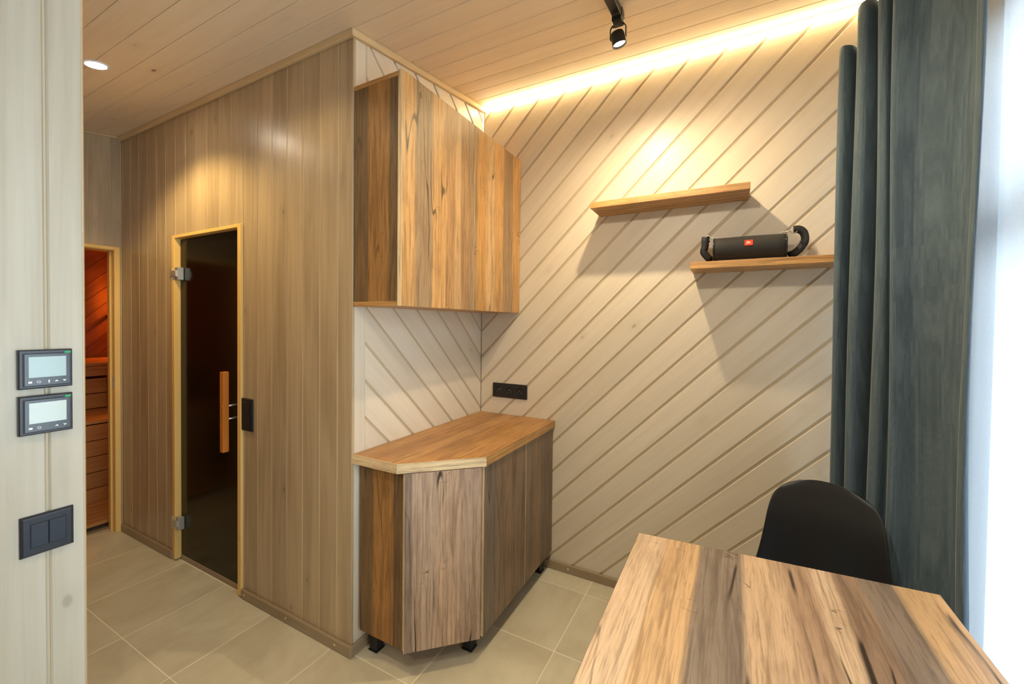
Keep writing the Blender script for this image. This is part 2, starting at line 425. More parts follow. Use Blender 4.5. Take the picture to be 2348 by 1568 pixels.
        for f in bm.faces:
            n = f.normal
            if abs(n.dot(g)) > 0.8: a = g.orthogonal().normalized(); b = g.cross(a)
            else:
                b = (g - n * n.dot(g)).normalized(); a = b.cross(n)
                k = max(range(3), key=lambda i: abs(a[i]))
                if a[k] < 0: a = -a
            for l in f.loops:
                p = l.vert.co + off
                l[uvl].uv = (p.dot(a) + uvo[0], p.dot(b) + uvo[1])
        me = bpy.data.meshes.new(name); bm.to_mesh(me); bm.free()
        me.materials.append(mat)
        o = bpy.data.objects.new(name, me); COL.objects.link(o)
        if parent is not None: o.parent = parent
        return o

def inset_poly(poly, d):
    out = []; k = len(poly)
    for i in range(k):
        p0, p1, p2 = Vector(poly[i - 1]).to_2d(), Vector(poly[i]).to_2d(), Vector(poly[(i + 1) % k]).to_2d()
        e1 = (p1 - p0).normalized(); e2 = (p2 - p1).normalized()
        n1 = Vector((-e1.y, e1.x)); n2 = Vector((-e2.y, e2.x))
        q = n1 + n2; den = 1 + n1.dot(n2)
        q = q / den if den > 0.2 else n1
        out.append(tuple(p1 + q * d))
    return out

def clip(poly, a, b, c):
    """keep a*x + b*y >= c"""
    out = []
    for i in range(len(poly)):
        p, q = poly[i - 1], poly[i]; dp = a * p[0] + b * p[1] - c; dq = a * q[0] + b * q[1] - c
        if dp >= 0 and dq < 0 or dp < 0 and dq >= 0:
            t = dp / (dp - dq); out.append((p[0] + (q[0] - p[0]) * t, p[1] + (q[1] - p[1]) * t))
        if dq >= 0: out.append(q)
    return out
def area(poly): return abs(sum(poly[i - 1][0] * poly[i][1] - poly[i][0] * poly[i - 1][1] for i in range(len(poly)))) / 2 if len(poly) > 2 else 0

def thing(name, label, cat, loc, group=None, rotz=0.0, structure=False):
    o = bpy.data.objects.new(name, None); o.empty_display_size = 0.05
    o.location = loc; o.rotation_euler = (0, 0, rotz); COL.objects.link(o)
    o['label'] = label
    if structure: o['kind'] = 'structure'
    else: o['category'] = cat
    if group: o['group'] = group
    return o
def struct(o, label=None):
    o['kind'] = 'structure'
    if label: o['label'] = label
    return o
def tag(o, label, cat, group=None):
    o['label'] = label; o['category'] = cat
    if group: o['group'] = group
    return o

# ------------------------------------------------------------------ setting: floor
fl = struct(MB().box(L - 0.112, WR + 0.1, YF - 0.1, D + 0.1, -0.06, -0.0007).build('floor', M['grout'], grain='y'), 'beige stone tile floor')
TP = 0.4265
struct(MB().box(-4.2, L - 0.1121, -0.98, D + 0.1, -0.06, 0.0).build('floor_sauna', M['base'], grain='y'), 'dark sauna floor below the duckboard')
for i in range(-7, 6):
    for j in range(-7, 3):
        x0, y0 = 0.315 + i * TP, 0.012 + j * 0.4235
        x1, y1 = x0 + TP, y0 + 0.4235
        x0, x1 = max(x0, L - 0.112), min(x1, WR); y0, y1 = max(y0, YF), min(y1, D)
        if x1 - x0 < 0.02 or y1 - y0 < 0.02: continue
        if x1 < XP and y1 < YP - 0.05: continue
        g = 0.0017
        MB().prism([(x0 + g, y0 + g), (x1 - g, y0 + g), (x1 - g, y1 - g), (x0 + g, y1 - g)], (0, 0, 0), (1, 0, 0), (0, 1, 0), (0, 0, 1), -0.0007, 0.0, 0.0004).build('tile', M['tile'], fl, grain='y')

# ------------------------------------------------------------------ setting: ceiling
CN = Vector((0, -SL, 1)).normalized(); CY = Vector((0, 1, SL)).normalized(); cs = math.sqrt(1 + SL * SL)
C0 = Vector((0, 0, ceil_z(0)))
T_ = 0.012
ce = struct(MB().prism([(-4.1, (YF - 0.1) * cs), (WR + 0.12, (YF - 0.1) * cs), (WR + 0.12, (D + 0.1) * cs), (-4.1, (D + 0.1) * cs)], C0, (1, 0, 0), CY, CN, 0.004, 0.07).build('ceiling', M['groove'], grain='x'), 'sloping whitewashed timber ceiling')
for k in range(-24, 10):
    y0, y1 = -0.007 + 0.1105 * k, -0.007 + 0.1105 * (k + 1)
    y0, y1 = max(y0, YF), min(y1, D)
    if y1 - y0 < 0.01: continue
    xl = XP if y1 < YP - 0.03 else L
    g = 0.0012
    MB().prism([(xl, (y0 + g) * cs), (WR, (y0 + g) * cs), (WR, (y1 - g) * cs), (xl, (y1 - g) * cs)], C0, (1, 0, 0), CY, -CN, -T_ - 0.0, 0.0, 0.0018).build('plank', M['ceil'], ce, grain='x')

# ------------------------------------------------------------------ setting: walls
def slab(name, boxes, mat, label):
    m = MB()
    for b in boxes: m.box(*b)
    return struct(m.build(name, mat), label)

def vplanks(wall, edges, ztop, o, ax, n, mat, hole=None, gap=0.0012, bev=0.0022, z0=0.0, name='plank'):
    """vertical boards between successive edges (coordinate along ax); ztop(x); hole=(h0,h1,zb,zt)"""
    for a, b in zip(edges[:-1], edges[1:]):
        a1, b1 = min(a, b) + gap, max(a, b) - gap
        polys = []
        if hole and b1 > hole[0] and a1 < hole[1]:
            h0, h1, zb, zt = hole
            if a1 >= h0 and b1 <= h1:
                polys.append([(a1, zt), (b1, zt), (b1, ztop(b1)), (a1, ztop(a1))])
                if zb > z0 + 0.01: polys.append([(a1, z0), (b1, z0), (b1, zb), (a1, zb)])
            elif b1 > h1:
                if a1 < h0: continue
                if zb <= z0 + 0.01: polys.append([(h1, z0), (b1, z0), (b1, ztop(b1)), (a1, ztop(a1)), (a1, zt), (h1, zt)])
                else: polys.append([(a1, z0), (b1, z0), (b1, ztop(b1)), (a1, ztop(a1)), (a1, zt), (h1, zt), (h1, zb), (a1, zb)])
            else:
                if zb <= z0 + 0.01: polys.append([(a1, z0), (h0, z0), (h0, zt), (b1, zt), (b1, ztop(b1)), (a1, ztop(a1))])
                else: polys.append([(a1, z0), (b1, z0), (b1, zb), (h0, zb), (h0, zt), (b1, zt), (b1, ztop(b1)), (a1, ztop(a1))])
        else: polys.append([(a1, z0), (b1, z0), (b1, ztop(b1)), (a1, ztop(a1))])
        for p in polys: MB().prism(p, o, ax, (0, 0, 1), n, -T_, 0.0, bev).build(name, mat, wall)

def dplanks(wall, poly, sgn, c0, pitch, o, ax, n, mat, gap=0.0055, bev=0.003):
    """45 degree boards: bands c = z - sgn*x"""
    cs_ = [p[1] - sgn * p[0] for p in poly]
    k = math.floor((min(cs_) - c0) / pitch)
    while c0 + k * pitch < max(cs_):
        a, b = c0 + k * pitch, c0 + (k + 1) * pitch; k += 1
        g = gap * math.sqrt(2)
        q = clip(clip(poly, -sgn, 1, a + g), sgn, -1, -(b - g))
        if area(q) < 0.0008: continue
        q = [p for i, p in enumerate(q) if (Vector(p) - Vector(q[i - 1])).length > 1e-4]
        if len(q) < 3: continue
        MB().prism(q, o, ax, (0, 0, 1), n, -T_, 0.0, bev).build('plank', mat, wall, grain=tuple(Vector(ax) * sgn + Vector((0, 0, 1))))

GB = 0.005   # how deep the groove floor lies
# wall with the glass door
DX0, DX1, DZ1 = -1.485, -0.787, 1.895
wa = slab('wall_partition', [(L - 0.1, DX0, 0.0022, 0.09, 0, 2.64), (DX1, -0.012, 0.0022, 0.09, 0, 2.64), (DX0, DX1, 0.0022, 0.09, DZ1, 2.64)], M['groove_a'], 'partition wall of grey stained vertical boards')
eA = [0.0023, -0.089] + [-0.089 - 0.1148 * k for k in range(1, 19)] + [L]
vplanks(wa, eA, lambda x: 2.6, (0, 0, 0), (1, 0, 0), (0, -1, 0), M['grey'], (DX0, DX1, 0, DZ1), gap=0.0023, bev=0.0012)
# niche wall beside the cabinets
wb = slab('wall_niche', [(-0.09, -GB, 0.013, D + 0.1, 0, 2.6), ], M['groove'], 'niche wall of diagonal whitewashed boards')
MB().prism([(0.0122, 0), (0.069, 0), (0.069, ceil_z(0.069)), (0.0122, ceil_z(0.0122))], (0, 0, 0), (0, 1, 0), (0, 0, 1), (1, 0, 0), -T_, 0.0, 0.002).build('corner_board', M['white'], wb)
PV = 0.1615
C_B = PV * 0.42
dplanks(wb, [(0.071, 0), (D, 0), (D, ceil_z(D)), (0.071, ceil_z(0.071))], -1, C_B + D, PV, (0, 0, 0), (0, 1, 0), (1, 0, 0), M['white'])
# back wall
wd = slab('wall_back', [(-0.0, WR + 0.1, D + GB, D + 0.1, 0, 2.85)], M['groove'], 'back wall of diagonal whitewashed boards')
dplanks(wd, [(0, 0), (WR, 0), (WR, ceil_z(D)), (0, ceil_z(D))], 1, C_B, PV, (0, D, 0), (1, 0, 0), (0, -1, 0), M['white'])
# end wall of the corridor with the sauna opening
EY0, EY1, EZ1 = -0.74, -0.010, 1.88
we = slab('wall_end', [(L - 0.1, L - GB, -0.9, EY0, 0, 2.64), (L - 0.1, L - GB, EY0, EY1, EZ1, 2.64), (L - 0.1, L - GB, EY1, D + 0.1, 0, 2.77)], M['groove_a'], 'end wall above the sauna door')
eE = [0.0] + [-0.053 - 0.106 * k for k in range(0, 9)]
vplanks(we, eE[::-1], lambda y: ceil_z(y), (L, 0, 0), (0, 1, 0), (1, 0, 0), M['grey'], (EY0, EY1, 0, EZ1))
# left wall (its end is the near pillar with the thermostats) and corridor wall
wl = slab('wall_left', [(-0.02, XP - GB, YF, YP - 0.012, 0, 2.62)], M['groove'], 'near left wall of pale vertical boards')
eL = [YP, -0.8845] + [-0.8845 - 0.1145 * k for k in range(1, 15)] + [YF]
vplanks(wl, eL, lambda y: ceil_z(y), (XP, 0, 0), (0, 1, 0), (1, 0, 0), M['left'], gap=0.0022, bev=0.003)
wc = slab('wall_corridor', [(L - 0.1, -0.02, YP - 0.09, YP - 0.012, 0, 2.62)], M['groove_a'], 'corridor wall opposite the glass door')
vplanks(wc, [XP - 0.0] + [XP - 0.1148 * k for k in range(1, 20)] + [L], lambda x: ceil_z(YP), (0, YP, 0), (1, 0, 0), (0, 1, 0), M['grey'])
# wall behind the camera
wf = slab('wall_front', [(0.0, WR + 0.1, YF - 0.1, YF - GB, 0, 2.62)], M['groove'], 'wall behind the viewer')
vplanks(wf, [XP + 0.1145 * k for k in range(0, 19)], lambda x: ceil_z(YF), (0, YF, 0), (1, 0, 0), (0, 1, 0), M['white'])
# window wall
WY0, WY1, WZ0, WZ1 = -1.60, 0.835, 0.25, 2.36
def wztop(y): return ceil_z(y)
wr = struct(MB().box(WR + GB, WR + 0.16, YF - 0.1, WY0, 0, 2.8).box(WR + GB, WR + 0.16, WY1, D + 0.1, 0, 2.9).box(WR + GB, WR + 0.16, WY0, WY1, 0, WZ0).box(WR + GB, WR + 0.16, WY0, WY1, WZ1, 2.85).build('wall_right', M['groove']), 'window wall behind the curtains')
vplanks(wr, [D - 0.1145 * k for k in range(0, 32)] , wztop, (WR, 0, 0), (0, 1, 0), (-1, 0, 0), M['white'], (WY0, WY1, WZ0, WZ1))

# trims
def bar(name, label, *boxes, mat=None, grain='x', bevel=0.003):
    m = MB()
    for b in boxes: m.box(*b)
    return struct(m.build(name, mat or M['trim'], grain=grain, bevel=bevel), label)
bar('trim_1', 'crown moulding on the partition wall', (L, -0.0005, -0.018, 0.0, 2.572, 2.6005))
m = MB()
m.prism([(-0.018, ceil_z(-0.018) - 0.030), (D - 0.001, ceil_z(D) - 0.030), (D - 0.001, ceil_z(D) - 0.0005), (-0.018, ceil_z(-0.018) - 0.0005)], (0, 0, 0), (0, 1, 0), (0, 0, 1), (1, 0, 0), 0.0, 0.018, 0.003)
struct(m.build('trim_2', M['trim'], grain='y'), 'crown moulding on the niche wall')
struct(MB().prism([(-0.80, ceil_z(-0.80) - 0.011), (-0.019, ceil_z(-0.019) - 0.011), (-0.019, ceil_z(-0.019) - 0.0005), (-0.80, ceil_z(-0.80) - 0.0005)], (L, 0, 0), (0, 1, 0), (0, 0, 1), (1, 0, 0), 0.0, 0.010, 0.002).build('trim_3', M['trim'], grain='y'), 'thin crown strip on the end wall')
bbp = bar('baseboard_partition', 'baseboard right of the glass door', (DX1 + 0.002, 0.013, -0.014, 0.0, 0.0, 0.048), mat=M['base'])
bar('baseboard_partition_far', 'baseboard left of the glass door', (L, DX0 - 0.012, -0.014, 0.0, 0.0, 0.048), mat=M['base'])
bar('baseboard_niche', 'baseboard under the base cabinet', (0.0, 0.013, 0.0, D - 0.014, 0.0, 0.048), mat=M['base'], grain='y')
bbb = bar('baseboard_back', 'baseboard below the diagonal boards', (0.0, WR, D - 0.014, D, 0.0, 0.048), mat=M['base'])
bar('baseboard_left', 'baseboard of the near left wall', (XP, XP + 0.014, YF, YP, 0, 0.048), mat=M['base'], grain='y')
bar('baseboard_right', 'baseboard of the window wall', (WR - 0.014, WR, YF, D - 0.014, 0, 0.048), mat=M['base'], grain='y')

for x, y, par in ((-0.755, -0.014, bbp), (-0.42, -0.014, bbp), (-0.085, -0.014, bbp), (0.60, D - 0.014, bbb), (1.15, D - 0.014, bbb), (1.7, D - 0.014, bbb)):
    MB().lathe([(0.0045, 0), (0.0045, 0.0006), (0.003, 0.0010)], (x, y, 0.026), (0, -1, 0), 12).build('screw_cap', M['groove_a'], par)

# ------------------------------------------------------------------ glass door
dr = thing('door_1', 'dark bronze glass door in a honey pine frame with wooden bar handle', 'door', (-1.136, 0, 0), structure=True)
fr = MB()
fr.box(DX0, DX0 + 0.030, -0.012, 0.075, 0.010, DZ1); fr.box(DX1 - 0.030, DX1, -0.012, 0.075, 0.010, DZ1); fr.box(DX0 + 0.030, DX1 - 0.030, -0.012, 0.075, DZ1 - 0.018, DZ1)
fr.build('frame', M['frame'], dr, bevel=0.002)
MB().box(DX0 + 0.030, DX1 - 0.030, 0.016, 0.075, 0.0, 0.028).build('threshold', M['base'], dr, grain='x', bevel=0.002)
MB().box(DX0 + 0.033, DX1 - 0.033, 0.018, 0.026, 0.031, DZ1 - 0.021).build('glass_panel', M['dark_glass'], dr, bevel=0.001)
hd = MB().box(-0.891, -0.861, -0.056, -0.027, 0.740, 1.148).build('handle', M['handle'], dr, bevel=0.002)
for z in (0.905, 0.972):
    MB().lathe([(0.0066, 0), (0.0066, 0.002), (0.004, 0.003)], (-0.876, -0.0555, z), (0, -1, 0), 14).build('screw', M['steel_gold'], hd)
    MB().tube([(-0.876, -0.03, z), (-0.876, 0.018, z)], 0.005, 10).build('standoff', M['metal'], hd)
for zc in (1.674, 0.226):
    h = MB().box(DX0 - 0.004, DX0 + 0.010, -0.017, -0.012, zc - 0.036, zc + 0.036).build('hinge', M['metal'], dr, bevel=0.001)
    MB().box(DX0 + 0.004, DX0 + 0.064, -0.021, -0.006, zc - 0.018, zc + 0.018).build('hinge_arm', M['metal'], h, bevel=0.002)
    MB().box(DX0 + 0.036, DX0 + 0.074, -0.012, 0.017, zc - 0.036, zc + 0.036).build('hinge_clamp', M['metal'], h, bevel=0.002)

# ------------------------------------------------------------------ sauna door opening and sauna room behind it
sd = thing('door_2', 'pine door lining open to the orange lit sauna', 'door', (L, -0.36, 0), structure=True)
m = MB()
m.box(L, L + 0.012, -0.040, -0.010, 0.0, EZ1); m.box(L, L + 0.012, EY0, EY0 + 0.03, 0.0, EZ1); m.box(L, L + 0.012, EY0 + 0.03, -0.040, EZ1 - 0.022, EZ1)
m.build('casing', M['frame'], sd, bevel=0.002)
m = MB()
m.box(L - 0.112, L, -0.036, -0.010, 0, EZ1); m.box(L - 0.112, L, EY0, EY0 + 0.026, 0, EZ1); m.box(L - 0.112, L, EY0 + 0.026, -0.036, EZ1 - 0.026, EZ1 - 0.003)
m.box(L - 0.06, L - 0.04, -0.047, -0.036, 0, EZ1 - 0.026)
m.build('lining', M['frame'], sd, bevel=0.002)
st = MB().box(L - 0.062, L - 0.04, -0.0385, -0.0365, 0.93, 1.03)
MB().box(L - 0.036, L - 0.014, -0.0385, -0.0355, 0.95, 1.03).build('strike_plate', M['metal'], sd, bevel=0.0006)

SX0 = -4.0
ws = slab('wall_sauna_back', [(SX0 - 0.08, SX0 - GB, -0.9, D + 0.1, 0, 2.75)], M['sauna'], 'far sauna wall of diagonal spruce boards')
dplanks(ws, [(-0.88, 0), (D, 0), (D, 2.7), (-0.88, 2.45)], 1, 0.03, 0.150, (SX0, 0, 0), (0, 1, 0), (1, 0, 0), M['sauna'], gap=0.002, bev=0.002)
slab('wall_sauna_side', [(SX0 - 0.08, L - 0.1, D, D + 0.08, 0, 2.75)], M['sauna'], 'side wall of the sauna')
slab('wall_sauna_near', [(SX0 - 0.08, L - 0.1, -0.98, -0.9, 0, 2.6)], M['sauna'], 'near side wall of the sauna')
slab('wall_back_far', [(L - 0.1, -0.09, D + 0.012, D + 0.1, 0, 2.75)], M['grey'], 'back wall of the room behind the glass door')

bn = thing('sauna_bench', 'tall spruce sauna bench with boarded front seen through the open door', 'bench', (-3.65, 0.05, 0))
for i in range(6):
    x0 = -3.32 - i * 0.108
    MB().box(x0 - 0.095, x0, -0.85, D - 0.02, 1.015, 1.042).build('slat', M['sauna'], bn, grain='y', bevel=0.003)
MB().box(-3.345, -3.325, -0.85, D - 0.02, 0.93, 1.012).build('apron', M['sauna'], bn, grain='y', bevel=0.002)
for i in range(4):
    MB().box(-3.36, -3.348, -0.85, D - 0.02, 0.40 + i * 0.128, 0.40 + i * 0.128 + 0.122).build('front_board', M['sauna'], bn, grain='y', bevel=0.002)
MB().box(-3.345, -3.30, 0.285, 0.325, 0.6, 0.93).build('post', M['sauna'], bn, bevel=0.002)
bs = thing('sauna_step_bench', 'low spruce step bench with horizontal front boards in front of the tall bench', 'bench', (-3.0, 0.05, 0))
for i in range(4):
    x0 = -2.78 - i * 0.125
    MB().box(x0 - 0.112, x0, -0.85, D - 0.02, 0.628, 0.652).build('slat', M['sauna'], bs, grain='y', bevel=0.003)
for i in range(5):
    MB().box(-2.80, -2.785, -0.85, D - 0.02, 0.03 + i * 0.119, 0.03 + i * 0.119 + 0.114).build('front_board', M['sauna'], bs, grain='y', bevel=0.002)
dk = thing('duckboard', 'low slatted spruce duckboard on the sauna floor behind the door', 'duckboard', (-2.55, 0.0, 0))
for i in range(6):
    x0 = -2.325 - i * 0.075
    MB().box(x0 - 0.068, x0, -0.85, 0.9, 0.030, 0.052).build('slat', M['sauna'], dk, grain='y', bevel=0.003)
for y in (-0.6, 0.0, 0.6):
    MB().box(-2.765, -2.335, y, y + 0.04, 0.0, 0.030).build('bearer', M['sauna'], dk, grain='x', bevel=0.002)
lp = thing('sauna_lamp', 'orange glowing corner lamp with slatted wooden shade inside the sauna', 'lamp', (-3.93, 0.66, 1.5))
for i in range(6):
    MB().box(-3.86 + 0.0, -3.845, 0.50 + i * 0.055, 0.50 + i * 0.055 + 0.030, 1.42, 1.74).build('slat', M['sauna'], lp, bevel=0.002)
for z in (1.42, 1.71): MB().box(-3.875, -3.86, 0.49, 0.82, z, z + 0.03).build('shade_rail', M['sauna'], lp, grain='y', bevel=0.002)
MB().box(SX0, -3.876, 0.49, 0.51, 1.42, 1.45).build('bracket', M['sauna'], lp, grain='x', bevel=0.002)
MB().lathe([(0.03, 0), (0.04, 0.03), (0.03, 0.06), (0.01, 0.075)], (SX0, 0.70, 1.56), (1, 0, 0), 16).build('bulb', M['sauna_lens'], lp)

# ------------------------------------------------------------------ window
wn = thing('window_1', 'tall white framed window behind the sheer curtain', 'window', (WR + 0.06, -0.35, WZ0), structure=True)
fx0, fx1 = WR + 0.02, WR + 0.10
m = MB()
m.box(fx0, fx1, WY1 - 0.05, WY1, WZ0, WZ1); m.box(fx0, fx1, WY0, WY0 + 0.06, WZ0, WZ1)
m.box(fx0, fx1, WY0 + 0.06, WY1 - 0.05, WZ1 - 0.06, WZ1); m.box(fx0, fx1, WY0 + 0.06, WY1 - 0.05, WZ0, WZ0 + 0.07)
m.build('frame', M['upvc'], wn, bevel=0.004)
MULL = [0.66, -0.10, -0.85]
for y in MULL: MB().box(fx0 - 0.006, fx1, y - 0.075, y + 0.035, WZ0 + 0.07, WZ1 - 0.06).build('mullion', M['upvc'], wn, bevel=0.004)
edges = [WY1 - 0.05] + MULL + [WY0 + 0.06]
for a, b in zip(edges[:-1], edges[1:]):
    y1 = a if a == edges[0] else a - 0.075
    y0 = b if b == edges[-1] else b + 0.035
    MB().box(fx0 + 0.004, fx1 - 0.01, y0, y1, 1.655, 1.765).build('transom', M['upvc'], wn, grain='y', bevel=0.004)
    for z0, z1 in ((WZ0 + 0.07, 1.655), (1.765, WZ1 - 0.06)):
        MB().box(fx0 + 0.035, fx0 + 0.041, y0, y1, z0, z1).build('pane', M['glass'], wn)

# ------------------------------------------------------------------ wall cabinet
UX = 0.245
wcb = thing('wall_cabinet', 'old oak wall cabinet with two plain doors above the worktop', 'cabinet', (0, 0.5, 1.472))
MB().box(0.002, UX, 0.003, D - 0.002, 1.472, 1.490).build('bottom_panel', M['edge'], wcb, grain='x', bevel=0.0008)
MB().box(0.002, UX, 0.003, D - 0.002, 2.357, 2.375).build('top_panel', M['edge'], wcb, grain='x', bevel=0.0008)
MB().box(0.002, UX - 0.001, 0.0045, 0.021, 1.490, 2.357).build('side_panel', M['rustic_side'], wcb, uvo=(0.0, 0), bevel=0.0005)
MB().box(UX - 0.001, UX, 0.0035, 0.021, 1.490, 2.357).build('edge_band', M['oak_edge'], wcb)
MB().box(0.002, UX, D - 0.022, D - 0.002, 1.490, 2.357).box(0.002, 0.01, 0.021, D - 0.022, 1.490, 2.357).build('back_panel', M['edge'], wcb)
for y0, y1 in ((0.0, 0.4985), (0.5015, D - 0.003)):
    d = MB().box(UX + 0.004, UX + 0.022, y0, y1, 1.471, 2.375).build('door', M['rustic'], wcb, uvo=(0.100, 0.4), bevel=0.0006)
    MB().box(UX + 0.0035, UX + 0.0225, y0 - 0.0006, y0 + 0.0008, 1.4715, 2.3745).build('edge_band', M['oak_edge'], d)

# ------------------------------------------------------------------ base cabinet and worktop
HB0, HB1 = 0.098, 0.815
A1, A2, A3, A4 = (0.002, 0.030), (0.252, 0.030), (0.492, 0.256), (0.492, D - 0.003)
bc = thing('base_cabinet', 'old oak base cabinet with an angled front door on black feet', 'cabinet', (0.25, 0.5, 0))
MB().box(0.015, 0.255, 0.032, 0.050, HB0, HB1 - 0.001).build('side_panel', M['rustic_side'], bc, uvo=(-0.004, 0.2), bevel=0.0006)
m = MB().prism([(0.016, 0.051), (0.252, 0.051), (0.472, 0.265), (0.472, D - 0.004), (0.016, D - 0.004)], (0, 0, 0), (1, 0, 0), (0, 1, 0), (0, 0, 1), HB0 + 0.001, HB0 + 0.019)
m.prism([(0.016, 0.051), (0.252, 0.051), (0.472, 0.265), (0.472, D - 0.004), (0.016, D - 0.004)], (0, 0, 0), (1, 0, 0), (0, 1, 0), (0, 0, 1), HB1 - 0.04, HB1 - 0.001)
m.box(0.016, 0.03, 0.051, D - 0.004, HB0 + 0.019, HB1 - 0.04)
m.build('carcass', M['edge'], bc, grain='y')
MB().box(0.2545, 0.2565, 0.031, 0.051, HB0, HB1 - 0.001).build('edge_band', M['oak_edge'], bc)
# angled door
p0, p1 = Vector((0.270, 0.022, 0)), Vector((0.492, 0.233, 0))
dx = (p1 - p0).normalized(); dn = Vector((dx.y, -dx.x, 0)); wl_ = (p1 - p0).length
m = MB().prism([(0, HB0), (wl_, HB0), (wl_, HB1 - 0.002), (0, HB1 - 0.002)], p0 - dn * 0.018, dx, (0, 0, 1), dn, 0, 0.018, 0.0006)
dd = m.build('door', M['rustic_front'], bc, uvo=(-(p0 - dn * 0.018).dot(dx), 0.9))
MB().prism([(-0.001, HB0), (0.0006, HB0), (0.0006, HB1 - 0.002), (-0.001, HB1 - 0.002)], p0 - dn * 0.018, dx, (0, 0, 1), dn, 0, 0.0185).build('edge_band', M['oak_edge'], dd)
for y0, y1, uo in ((0.250, 0.6425, 0.0), (0.6455, D - 0.004, 0.30)):
    d = MB().box(0.477, 0.495, y0, y1, HB0, HB1 - 0.002).build('door', M['rustic_doors'], bc, uvo=(-y0 + uo, 0.3), bevel=0.0006)
    MB().box(0.4765, 0.4955, y0 - 0.0008, y0 + 0.0008, HB0, HB1 - 0.002).build('edge_band', M['oak_edge'], d)
for x, y in ((0.060, 0.085), (0.410, 0.280), (0.440, 0.93), (0.06, 0.93)):
    MB().box(x - 0.022, x + 0.022, y - 0.022, y + 0.022, 0.006, HB0 + 0.001).box(x - 0.026, x + 0.026, y - 0.026, y + 0.026, 0, 0.006).build('foot', M['black'], bc, bevel=0.003)

wt = MB().prism([(0.001, 0.004), (0.248, 0.004), (0.506, 0.249), (0.506, D - 0.001), (0.001, D - 0.001)], (0, 0, 0), (1, 0, 0), (0, 1, 0), (0, 0, 1), 0.816, 0.855, 0.0015)
wto = thing('worktop', 'light oak worktop with a clipped corner on the base cabinet', 'worktop', (0.25, 0.5, 0.816))
wt.build('top', M['oak_top'], wto, grain='y')
e = MB()
pts = [(-0.004, 0.003), (0.2485, 0.003), (0.5065, 0.2482)]
for (a, b) in zip(pts[:-1], pts[1:]):
    a3, b3 = Vector(a + (0,)), Vector(b + (0,)); dxy = (b3 - a3).normalized(); nn = Vector((dxy.y, -dxy.x, 0))
    e.prism([(0, 0.816), ((b3 - a3).length, 0.816), ((b3 - a3).length, 0.8545), (0, 0.8545)], a3, dxy, (0, 0, 1), nn, -0.001, 0.0012)
e.build('edge_strip', M['oak_edge'], wto, grain='x')

# ------------------------------------------------------------------ shelves
def shelf(label, x0, x1, z1, yb):
    s = thing('floating_shelf', label, 'shelf', ((x0 + x1) / 2, D, z1 - 0.03), group='floating oak shelves')
    MB().box(x0, x1, yb, D, z1 - 0.030, z1).build('board', M['oak_shelf'], s, grain='x', bevel=0.001)
    return s
shelf('upper floating oak shelf, empty, on the diagonal board wall', 0.754, 1.453, 2.0185, 0.812)
shelf('lower floating oak shelf carrying the black portable speaker', 1.222, 1.90, 1.691, 0.806)

# ------------------------------------------------------------------ portable speaker
SPX0, SPX1, SPY, SPR, SPZ = 1.3165, 1.588, 0.884, 0.0545, 1.7470
sp = thing('portable_speaker', 'black cylindrical portable speaker with carry strap on the lower shelf', 'speaker', ((SPX0 + SPX1) / 2, SPY, 1.691))
MB().lathe([(SPR * 0.9, 0.0), (SPR * 0.985, 0.006), (SPR, 0.03), (SPR * 1.02, (SPX1 - SPX0) / 2), (SPR, SPX1 - SPX0 - 0.03), (SPR * 0.985, SPX1 - SPX0 - 0.006), (SPR * 0.9, SPX1 - SPX0)], (SPX0, SPY, SPZ), (1, 0, 0), 40).build('body', M['cloth'], sp, grain='x')
for x, s in ((SPX0, -1), (SPX1, 1)):
    MB().lathe([(SPR * 0.97, -0.004), (SPR * 1.0, 0.0), (SPR * 0.97, 0.004), (SPR * 0.8, 0.004), (SPR * 0.7, 0.001), (SPR * 0.4, 0.001)], (x, SPY, SPZ), (s, 0, 0), 32).build('end_cap', M['black_gloss'], sp)
MB().box(SPX0 + 0.02, SPX1 - 0.02, SPY - 0.032, SPY + 0.032, 1.691, 1.702).build('foot_strip', M['black'], sp, grain='x', bevel=0.002)
bx = 1.4515
th = math.radians(18)
bo = Vector((bx, SPY - math.cos(th) * (SPR * 1.02 + 0.0004), SPZ + math.sin(th) * (SPR * 1.02 + 0.0004)))
bn_ = Vector((0, -math.cos(th), math.sin(th))); bu = Vector((0, math.sin(th), math.cos(th)))
bd = MB().prism([(-0.0155, -0.0125), (0.0155, -0.0125), (0.0155, 0.0125), (-0.0155, 0.0125)], bo, (1, 0, 0), bu, bn_, -0.004, 0.0015, 0.0005).build('badge', M['red'], sp)
fc = bpy.data.curves.new('badge_lettering', 'FONT'); fc.body = 'JBL'; fc.size = 0.0125; fc.align_x = 'CENTER'; fc.align_y = 'CENTER'; fc.extrude = 0.0003; fc.offset = 0.0003
fo = bpy.data.objects.new('badge_lettering', fc); COL.objects.link(fo)
bpy.context.view_layer.update()
me = bpy.data.meshes.new_from_object(fo); COL.objects.unlink(fo); bpy.data.objects.remove(fo)
me.name = 'badge_lettering'; me.materials.clear(); me.materials.append(M['mark'])
fo = bpy.data.objects.new('badge_lettering', me); COL.objects.link(fo); fo.parent = bd
T = Matrix((Vector((1, 0, 0)), bu, bn_)).transposed().to_4x4(); T.translation = bo + bn_ * 0.0018 - sp.location
fo.matrix_local = T
fo['label'] = 'white lettering on the badge'
def catmull(P, n=8):
    P = [Vector(p) for p in P]; out = []
    for i in range(len(P) - 1):
        a, b, c, d = P[max(i - 1, 0)], P[i], P[i + 1], P[min(i + 2, len(P) - 1)]
        for k in range(n):
            t = k / n
            out.append(0.5 * ((2 * b) + (c - a) * t + (2 * a - 5 * b + 4 * c - d) * t * t + (3 * b - a - 3 * c + d) * t ** 3))
    out.append(P[-1]); return out
